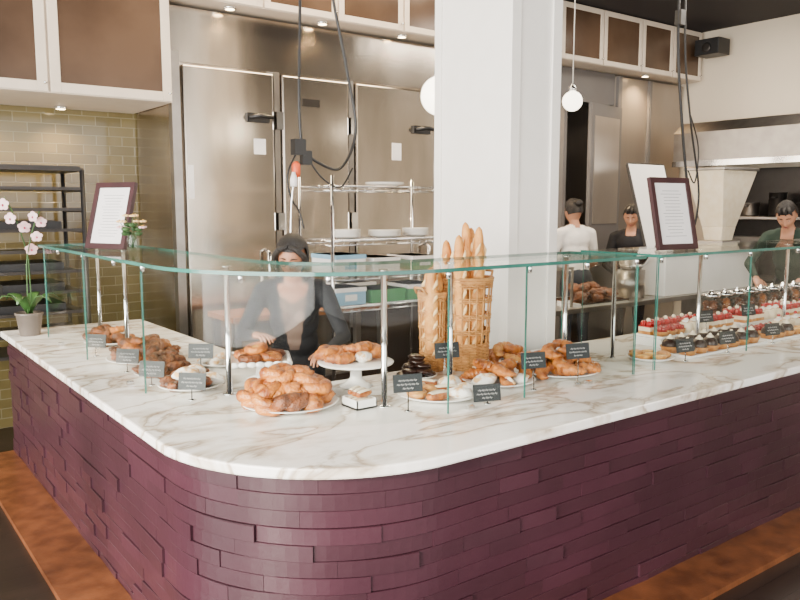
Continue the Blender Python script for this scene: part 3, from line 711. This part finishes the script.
# orchid
g=empty('orchid_plant',(1.04,5.42,ZT+.0005)); b=MB()
b.lathe([(.06,0),(.062,.004),(.08,.13),(.086,.135),(.086,.15),(.078,.15),(.07,.12),(.001,.12)],(0,0,0),TERRA,28)
for i in range(6):
    a=i*1.05; L=.20; pts=[(L*t*math.cos(a),L*t*math.sin(a),.13+.14*math.sin(t*2.4)) for t in(0,.25,.5,.75,1)]
    b.tube(pts,[.01,.028,.034,.026,.004],LEAF,8,flat=.12)
stem=[]
for t in range(13):
    k=t/12; stem.append((.02-.02*k-.24*max(0,k-.45),-.05*k-.22*max(0,k-.5),.12+.90*k-.55*max(0,k-.62)**1.5))
b.tube(stem,.004,LEAF,6)
stem2=[(p[0]*-.5+.0,p[1]*.8-.02,p[2]*.90) for p in stem]; b.tube(stem2,.004,LEAF,6)
def flower(c,s,yaw=-20):
    M=Matrix.Translation(c)@Matrix.Rotation(math.radians(yaw),4,'Z')@Matrix.Rotation(pi/2,4,'X')
    for q in range(5):
        a=q*2*pi/5+pi/2; b.ball((.55*s*math.cos(a),.55*s*math.sin(a),0),(s*.55,s*.45,s*.08),PETAL,12,8,M=M)
    b.ball((0,-s*.15,s*.12),(s*.16,s*.2,s*.16),MAG,8,6,M=M)
for i in(6,8,9,11): flower(Vector(stem[i])+Vector((.03*(-1)**i,-.02,-.01)),.038,-20+25*(-1)**i)
for i in(8,10,11): flower(Vector(stem2[i])+Vector((.03*(-1)**i,-.02,0)),.034,-30+20*(-1)**i)
b.finish('plant',g,local=True)
# sheet pan rack
b=MB(); x0,x1,y0,y1=.78,1.50,5.76,6.30
for x in(x0,x1):
    for y in(y0,y1): b.tube([(x,y,.06),(x,y,1.95)],.016,BLACK,8); b.lathe([(.03,0),(.03,.06)],(x,y,0),BLACK,10)
for z in[.2+.145*i for i in range(13)]:
    for x in(x0,x1): b.box(x-.006,x+.006,y0,y1,z,z+.012,DKSTEEL)
    if z>.5: b.box(x0+.01,x1-.01,y0,y1,z+.012,z+.018,DKSTEEL); b.box(x0+.01,x1-.01,y0-.004,y0,z+.012,z+.034,DKSTEEL)
for i,z in enumerate((.92,1.065,1.21,1.5)):
    b.box(x0+.08+.1*(i%2),x1-.14,y0+.05,y1-.1,z+.02,z+.09,BLACK)
b.box(x0-.01,x1+.01,y0-.01,y1+.01,1.94,1.96,DKSTEEL)
b.finish('sheet_pan_rack')
ws=empty('wire_shelving',(3.2,4.6,0)); b=MB(); x0,x1,y0,y1=2.74,3.75,4.42,4.86
for x in(x0,x1):
    for y in(y0,y1): b.tube([(x,y,.02),(x,y,1.90)],.0125,CHROME,10); b.lathe([(.016,0),(.02,.02)],(x,y,0),BLACK,10)
for z in(.35,1.0,1.22,1.46,1.83):
    for y in(y0,y1): b.tube([(x0,y,z),(x1,y,z)],.005,CHROME,6); b.tube([(x0,y,z-.03),(x1,y,z-.03)],.005,CHROME,6)
    for x in(x0,x1): b.tube([(x,y0,z),(x,y1,z)],.005,CHROME,6); b.tube([(x,y0,z-.03),(x,y1,z-.03)],.005,CHROME,6)
    for i in range(34): x=x0+.03*(i+.5); b.tube([(x,y0,z+.004),(x,y1,z+.004)],.0022,CHROME,5)
    for i in range(17):
        x=x0+.06*i+.02
        b.tube([(x,y0,z-.03),(x+.03,y0,z)],.0022,CHROME,4)
b.finish('rack',ws)
def stack(x,y,z,r,n,m=PORC):
    b=MB()
    for i in range(n): plate_into(b,r,m,(x,y,z+i*.009),.016)
    b.finish('plate_stack')
stack(2.97,4.6,1.468,.10,6); stack(3.30,4.6,1.468,.12,5); stack(3.3,4.6,1.838,.14,2); stack(3.60,4.62,1.468,.10,6)
def carton(x0,x1,y0,y1,z0,z1,m,name='storage_box',m2=PAPER):
    b=MB(); b.box(x0,x1,y0,y1,z0,z1,m); b.box(x0-.004,x1+.004,y0-.004,y1+.004,z1-.03,z1,m2); b.box((x0+x1)/2-.05,(x0+x1)/2+.05,y0-.003,y0,z0+.03,z0+(z1-z0)*.6,m2); b.finish(name,bevel=.003)
carton(2.80,3.05,4.48,4.8,1.228,1.36,PAPER,m2=BLUE); carton(3.12,3.35,4.48,4.8,1.228,1.33,PAPER); carton(3.47,3.7,4.48,4.8,1.228,1.33,GREEN)
carton(2.80,3.05,4.48,4.8,1.008,1.13,BLUE); carton(3.1,3.4,4.48,4.8,1.008,1.10,GREEN,m2=GREEN); carton(3.43,3.7,4.48,4.8,1.008,1.12,GREEN,m2=PAPER)
b=MB()
for i in range(4): b.box(2.80,2.94,5.05,5.25,.92+.03*i,.946+.03*i,CLW)
b.finish('folded_towels',bevel=.01)
carton(3.2,3.5,5.0,5.3,.922,1.1,CARD)
pc=empty('prep_freezer',(6.52,4.2,.9005)); b=MB()
b.box(-.62,.85,-.2,.28,0,.38,WHITE); b.box(-.64,.87,-.22,.30,.38,.41,STEEL2)
b.finish('body',pc,local=True,bevel=.008)
b=MB(); M=Matrix.Translation((-.3,.02,.41))@Matrix.Rotation(-.30,4,'X'); b.box(-.30,.24,-.012,.012,0,.80,WHITE,M); b.box(-.31,-.30,-.014,.014,0,.80,DKSTEEL,M); b.box(.24,.25,-.014,.014,0,.80,DKSTEEL,M); b.box(-.30,.24,-.014,.014,.80,.81,DKSTEEL,M)
b.finish('open_lid',pc,local=True,bevel=.004)
# beige hopper standing on the chest
g=empty('flour_hopper',(7.08,4.22,.9005+.4105)); b=MB()
def frus(x0,y0,z0,x1,y1,z1,m):
    vs=[(-x0,-y0,z0),(x0,-y0,z0),(x0,y0,z0),(-x0,y0,z0),(-x1,-y1,z1),(x1,-y1,z1),(x1,y1,z1),(-x1,y1,z1)]
    b.add(vs,[(3,2,1,0),(4,5,6,7),(0,1,5,4),(1,2,6,5),(2,3,7,6),(3,0,4,7)],m)
frus(.16,.14,0,.16,.14,.05,STEEL2); frus(.10,.09,.05,.12,.11,.18,CREAM); frus(.12,.11,.18,.30,.20,.72,CREAM); frus(.315,.215,.72,.315,.215,.75,STEEL2)
b.finish('hopper',g,local=True,bevel=.006)
b=MB(); b.lathe([(.07,0),(.08,.005),(.14,.06),(.18,.14),(.185,.145),(.175,.145),(.13,.065),(.001,.012)],(5.66,4.18,1.14),CHROME,32); b.lathe([(.12,0),(.12,.24),(.10,.24)],(5.66,4.18,.9005),STEEL2,28); b.finish('mixing_bowl')
tray_bread(5.1,4.2,.901,22,ME_BD[0],'bread_tray',.6,.4,1.3)
b=MB()
for i in range(12): b.lathe([(.035,0),(.042,.10),(.039,.10),(.032,.005)],(4.35+.09*(i%4),4.08+.1*(i//4),1.22),PORC,14)
b.box(4.28,4.72,4.02,4.36,1.20,1.219,STEEL2)
for x in(4.29,4.71):
    for y in(4.03,4.35): b.box(x-.008,x+.008,y-.008,y+.008,.901,1.20,STEEL2)
b.finish('cup_rack')
# ---------------------------------------------------------------- people
def remesh(mb,vox,smooth):
    me=mb.mesh('tmp'); o=bpy.data.objects.new('tmp',me); COL.objects.link(o)
    r=o.modifiers.new('r','REMESH'); r.mode='VOXEL'; r.voxel_size=vox
    s=o.modifiers.new('s','SMOOTH'); s.iterations=smooth; s.factor=.6
    dg=bpy.context.evaluated_depsgraph_get(); dg.update()
    res=bpy.data.meshes.new_from_object(o.evaluated_get(dg)); bpy.data.objects.remove(o); 
    res.materials.clear()
    return res
def segd(p,a,b):
    ab=b-a; t=max(0,min(1,(p-a).dot(ab)/max(1e-9,ab.length_squared))); return (p-(a+ab*t)).length
def hand_mesh(side,curl):
    b=MB(); m=SKIN
    b.ball((.045,0,0),(.052,.040,.017),m); b.ball((.075,.0,.0),(.022,.038,.014),m); b.ball((0,0,0),(.03,.026,.022),m)
    for y,L in((.029,.068),(.010,.078),(-.010,.072),(-.028,.056)):
        p=Vector((.082,y*side*1.0,0)); a=0; rr=.0088
        for k,f in enumerate((.45,.32,.23)):
            a+=curl*(.6+.3*k); d=Vector((math.cos(a),0.02*y/.03*side,-math.sin(a))); q=p+d*L*f
            b.tube([p,q],[rr,rr*.9],m,8); b.ball(p,rr,m,8,6); b.ball(q,rr*.9,m,8,6); p=q; rr*=.9
    p=Vector((.02,.026*side,-.004)); rr=.0115
    for k,(f,d) in enumerate(((.032,(.62,.75,-.15)),(.028,(.85,.45,-.3)),(.022,(.95,.2,-.3)))):
        d=Vector((d[0],d[1]*side,d[2])).normalized(); q=p+d*f
        b.tube([p,q],[rr,rr*.9],m,8); b.ball(p,rr,m,8,6); b.ball(q,rr*.9,m,8,6); p=q; rr*=.88
    return remesh(b,.0036,2)
HANDS={}
def head(g,M,skin,hair,glasses):
    b=MB()
    def fn(u):
        x=u.x*.076;y=u.y*.096;z=u.z*.118
        if u.z<0:
            k=-u.z; x*=1-.32*k**1.4
            if u.y>0: y*=1-.38*k
            else: y*=1+.05*k
        if u.y<0:
            G=math.exp(-(u.x/.14)**2); y-=G*(math.exp(-((u.z+.17)/.11)**2)*.020+math.exp(-((u.z-.0)/.16)**2)*.009)
            for sx in(-1,1):
                y+=.008*math.exp(-(((u.x-.37*sx)/.17)**2+((u.z-.07)/.12)**2)); y-=.004*math.exp(-(((u.x-.5*sx)/.2)**2+((u.z+.2)/.18)**2))
            y-=.005*math.exp(-((u.x/.26)**2+((u.z+.47)/.09)**2)); y-=.008*math.exp(-((u.x/.3)**2+((u.z+.86)/.16)**2))
        return Vector((x,y,z))
    b.ball((0,0,0),1,skin,56,40,fn=fn,M=M)
    for s in(-1,1):
        b.ball((.0285*s,-.0725,.008),(.0135,.013,.0080),EYEW,14,10,M=M); b.ball((.0285*s,-.0805,.005),(.0058,.0055,.0058),BLACK,10,8,M=M)
        b.tube([(.0155*s,-.0845,.013),(.0285*s,-.088,.0170),(.043*s,-.080,.013)],.0045,skin,8,M=M)
        b.tube([(.013*s,-.092,.028),(.03*s,-.0925,.034),(.05*s,-.080,.028)],[.003,.0035,.0015],hair[1],6,M=M)
        b.ball((.0745*s,.008,-.004),(.010,.018,.029),skin,12,9,M=M); b.ball((.079*s,.004,-.002),(.004,.010,.017),LIPS,8,6,M=M)
        b.ball((.008*s,-.104,-.024),(.007,.008,.006),skin,8,6,M=M)
        if glasses:
            b.tube([(.031*s+.0225*math.cos(q*2*pi/20),-.098,.005+.016*math.sin(q*2*pi/20)) for q in range(20)],.0019,BLACK,6,M=M,closed=True)
            b.tube([(.053*s,-.097,.010),(.078*s,-.05,.010),(.080*s,.01,.008)],.0018,BLACK,6,M=M)
    if glasses: b.tube([(-.009,-.099,.008),(0,-.101,.011),(.009,-.099,.008)],.0018,BLACK,6,M=M)
    b.tube([(-.023,-.083,-.055),(-.010,-.093,-.0525),(0,-.0945,-.0535),(.010,-.093,-.0525),(.023,-.083,-.055)],[.001,.0035,.003,.0035,.001],LIPS,8,M=M)
    b.tube([(-.020,-.083,-.057),(0,-.094,-.0605),(.020,-.083,-.057)],[.001,.0045,.001],LIPS,8,M=M)
    hm=hair[1]; st=hair[0]
    kk=1.26 if st=='bob' else 1.15
    def hf(u):
        v=fn(u); k=kk+.05*noise.noise(u*7); return Vector((v.x*k,(u.y*.096)*(k if u.y>0 else 1.10)+.004,v.z*(1.14 if st=='bob' else 1.11)+.004))
    lo={'bun':-.35,'bob':-.85,'short':-.25}[st]
    def skip(u):
        if u.y<-.15 and u.z<.52: return True
        if u.y<.12 and u.z<-.02 : return st!='bob' or u.y<-.05
        return u.z<lo
    b.ball((0,0,0),1,hm,44,30,fn=hf,M=M,skip=skip)
    if st=='bun': b.ball((0,.105,.06),(.042,.04,.038),hm,16,10,M=M)
    if st=='bob':
        b.ball((0,.10,-.06),(.075,.045,.08),hm,16,10,M=M)
        for s in(-1,1):
            b.tube([(.004*s,-.080,.104),(.050*s,-.082,.084),(.082*s,-.055,.035),(.090*s,-.03,-.04),(.088*s,-.01,-.10),(.08*s,-.01,-.14)],[.010,.018,.018,.018,.015,.006],hm,8,M=M)
    if st=='short':
        for s in(-1,0,1): b.tube([(.03*s,-.05,.116),(.04*s+.01,-.084,.096),(.05*s+.015,-.090,.066)],[.018,.016,.005],hm,8,M=M)
    b.finish('head',g,local=True)
def person(name,loc,yaw,H,lean,hp,hy,arms,cols,hair,skin,glasses=False,vneck=None,sleeve='long'):
    g=empty(name,loc,yaw,H/1.72); pel=Vector((0,0,.93)); R=Matrix.Rotation(lean,4,'X')
    up=lambda p: pel+R@(Vector(p)-pel)
    shirt,trous=cols; bones=[]; b=MB(); m=SKIN
    def bone(a,c,ra,rb,lab,n=14):
        a=Vector(a);c=Vector(c); b.tube([a,c],[ra,rb],m,n); b.ball(a,ra,m,n,10); b.ball(c,rb,m,n,10); bones.append((a,c,(ra+rb)/2,lab))
    RM=Matrix.Translation(pel)@R@Matrix.Translation(-pel)
    def ell(c,r,lab,M=RM): b.ball(c,r,m,20,14,M=M); cc=M@Vector(c) if M else Vector(c); bones.append((cc-Vector((r[0]*.6,0,0)),cc+Vector((r[0]*.6,0,0)),r[1],lab))
    ell((0,.01,.95),(.165,.115,.13),'t',None); ell((0,0,1.06),(.140,.10,.13),'s'); ell((0,-.005,1.20),(.150,.105,.15),'s'); ell((0,.0,1.32),(.165,.105,.13),'s')
    if vneck is not None:
        for s in(-1,1): ell((.062*s,-.075,1.26),(.058,.05,.055),'s')
    bone(up((-.145,.01,1.40)),up((.145,.01,1.40)),.055,.055,'s'); bone(up((-.08,.01,1.43)),up((.08,.01,1.43)),.045,.045,'s')
    bone(up((0,.012,1.42)),up((0,-.008,1.55)),.054,.047,'n')
    for s,(el,wr) in zip((1,-1),arms):
        sh=up((.178*s,.01,1.385)); el=Vector(el); wr=Vector(wr)
        if sleeve=='long': bone(sh,el,.054,.043,'s'); bone(el,wr,.041,.028,'s')
        else:
            mid=sh.lerp(el,.62); bone(sh,mid,.058,.050,'s'); bone(mid,el,.044,.038,'k'); bone(el,wr,.038,.026,'k')
        f=(wr-el).normalized(); z=Vector((0,0,1)); y=z.cross(f)
        if y.length<.1: y=Vector((0,1,0)).cross(f)
        y.normalize(); z=f.cross(y)
        if s not in HANDS: HANDS[s]=hand_mesh(-s,.42)
        me=HANDS[s].copy(); me.materials.append(skin)
        for p in me.polygons: p.use_smooth=True
        o=bpy.data.objects.new('hand',me); COL.objects.link(o); o.parent=g
        o.matrix_local=Matrix(((f.x,y.x,z.x,wr.x+f.x*.02),(f.y,y.y,z.y,wr.y+f.y*.02),(f.z,y.z,z.z,wr.z+f.z*.02),(0,0,0,1)))
    for s in(-1,1):
        hip=(.09*s,.01,.90); kn=(.10*s,-.015,.50); an=(.10*s,.03,.09)
        bone(hip,kn,.092,.058,'t'); bone(kn,an,.057,.038,'t'); bone((.10*s,.045,.048),(.115*s,-.14,.036),.044,.034,'f')
    me=remesh(b,.0115,5); mats={'s':0,'t':1,'n':2,'k':2,'f':3}
    for q in(shirt,trous,skin,SHOE): me.materials.append(q)
    if vneck: me.materials.append(vneck)
    Ri=RM.inverted()
    for p in me.polygons:
        c=p.center; best=min(bones,key=lambda t:segd(c,t[0],t[1])-t[2]); p.material_index=mats[best[3]]; p.use_smooth=True
        q=Ri@c
        if best[3]=='n' and q.z<1.44: p.material_index=0
        if vneck and q.y<-.03 and best[3] in('s','n') and q.z>1.05 and abs(q.x)<.03+.14*(q.z-1.05):
            p.material_index=4 if q.z<1.35+.6*abs(q.x) else 2
        if q.y<-.02 and best[3] in('s','n') and q.z>1.41 and abs(q.x)<.05: p.material_index=2
    o=bpy.data.objects.new('body',me); COL.objects.link(o); o.parent=g
    hc=up((0,-.012,1.605)); HM=Matrix.Translation(hc)@R@Matrix.Rotation(hy,4,'Z')@Matrix.Rotation(hp,4,'X')
    head(g,HM,skin,hair,glasses)
    return g
person('baker_woman',(2.06,3.72,0),math.radians(-32),1.58,.34,.08,-.18,[((.29,-.22,1.10),(.20,-.40,1.06)),((-.29,-.22,1.12),(-.20,-.38,1.14))],(CLB,CLB),('bob',HAIR),SKIN,True,vneck=CLT)
person('baker_in_white_shirt',(6.08,5.15,0),math.radians(165),1.76,.10,.15,0,[((.26,-.06,1.10),(.24,-.25,.95)),((-.26,-.06,1.10),(-.22,-.27,.98))],(CLW,DENIM),('bun',HAIR),SKIN2,sleeve='short')
person('baker_in_black_shirt',(6.92,5.12,0),math.radians(-60),1.70,.10,.30,.0,[((.25,-.10,1.08),(.14,-.28,1.0)),((-.25,-.10,1.08),(-.12,-.30,1.0))],(CLB,CLB),('short',HAIR),SKIN2)
person('baker_in_green_shirt',(7.12,3.48,0),math.radians(-80),1.80,.42,.25,.1,[((.28,-.30,1.12),(.18,-.42,1.02)),((-.28,-.30,1.12),(-.18,-.42,1.02))],(CLG,CLB),('short',HAIR),SKIN2)
# ---------------------------------------------------------------- lights
def area(name,loc,rot,sx,sy,e,c=(1,1,1)):
    l=bpy.data.lights.new(name,'AREA'); l.shape='RECTANGLE'; l.size=sx; l.size_y=sy; l.energy=e; l.color=c
    o=bpy.data.objects.new(name,l); COL.objects.link(o); o.location=loc; o.rotation_euler=rot
area('daylight_left',(XL+.05,1.1,1.85),(0,-pi/2,0),2.9,7.4,1500,(1,.95,.88))
area('daylight_front',(1.6,YF+.05,1.85),(pi/2,0,0),8,2.9,300,(1,.94,.88))
area('kitchen_ceiling_light',(3.2,4.9,ZC-.03),(0,0,0),3.4,.5,90,(1,.80,.56))
area('kitchen_ceiling_light',(6.6,3.6,ZC-.03),(0,0,0),2.0,1.2,150,(1,.88,.74))
l=bpy.data.lights.new('sun','SUN'); l.energy=6; l.angle=math.radians(4); l.color=(1,.90,.76)
o=bpy.data.objects.new('sun',l); COL.objects.link(o); o.location=(-6,0,5)
o.rotation_euler=Vector((1,.32,-.44)).to_track_quat('-Z','Y').to_euler()
w=bpy.data.worlds.new('World'); bpy.context.scene.world=w; w.use_nodes=True
w.node_tree.nodes['Background'].inputs[0].default_value=(.85,.92,1,1); w.node_tree.nodes['Background'].inputs[1].default_value=1.3
# camera
c=bpy.data.cameras.new('camera'); c.lens=770/800*36; c.sensor_width=36
o=bpy.data.objects.new('camera',c); COL.objects.link(o); o.location=(0,0,1.7); o.rotation_euler=(math.radians(83),0,math.radians(-36.8))
bpy.context.scene.camera=o
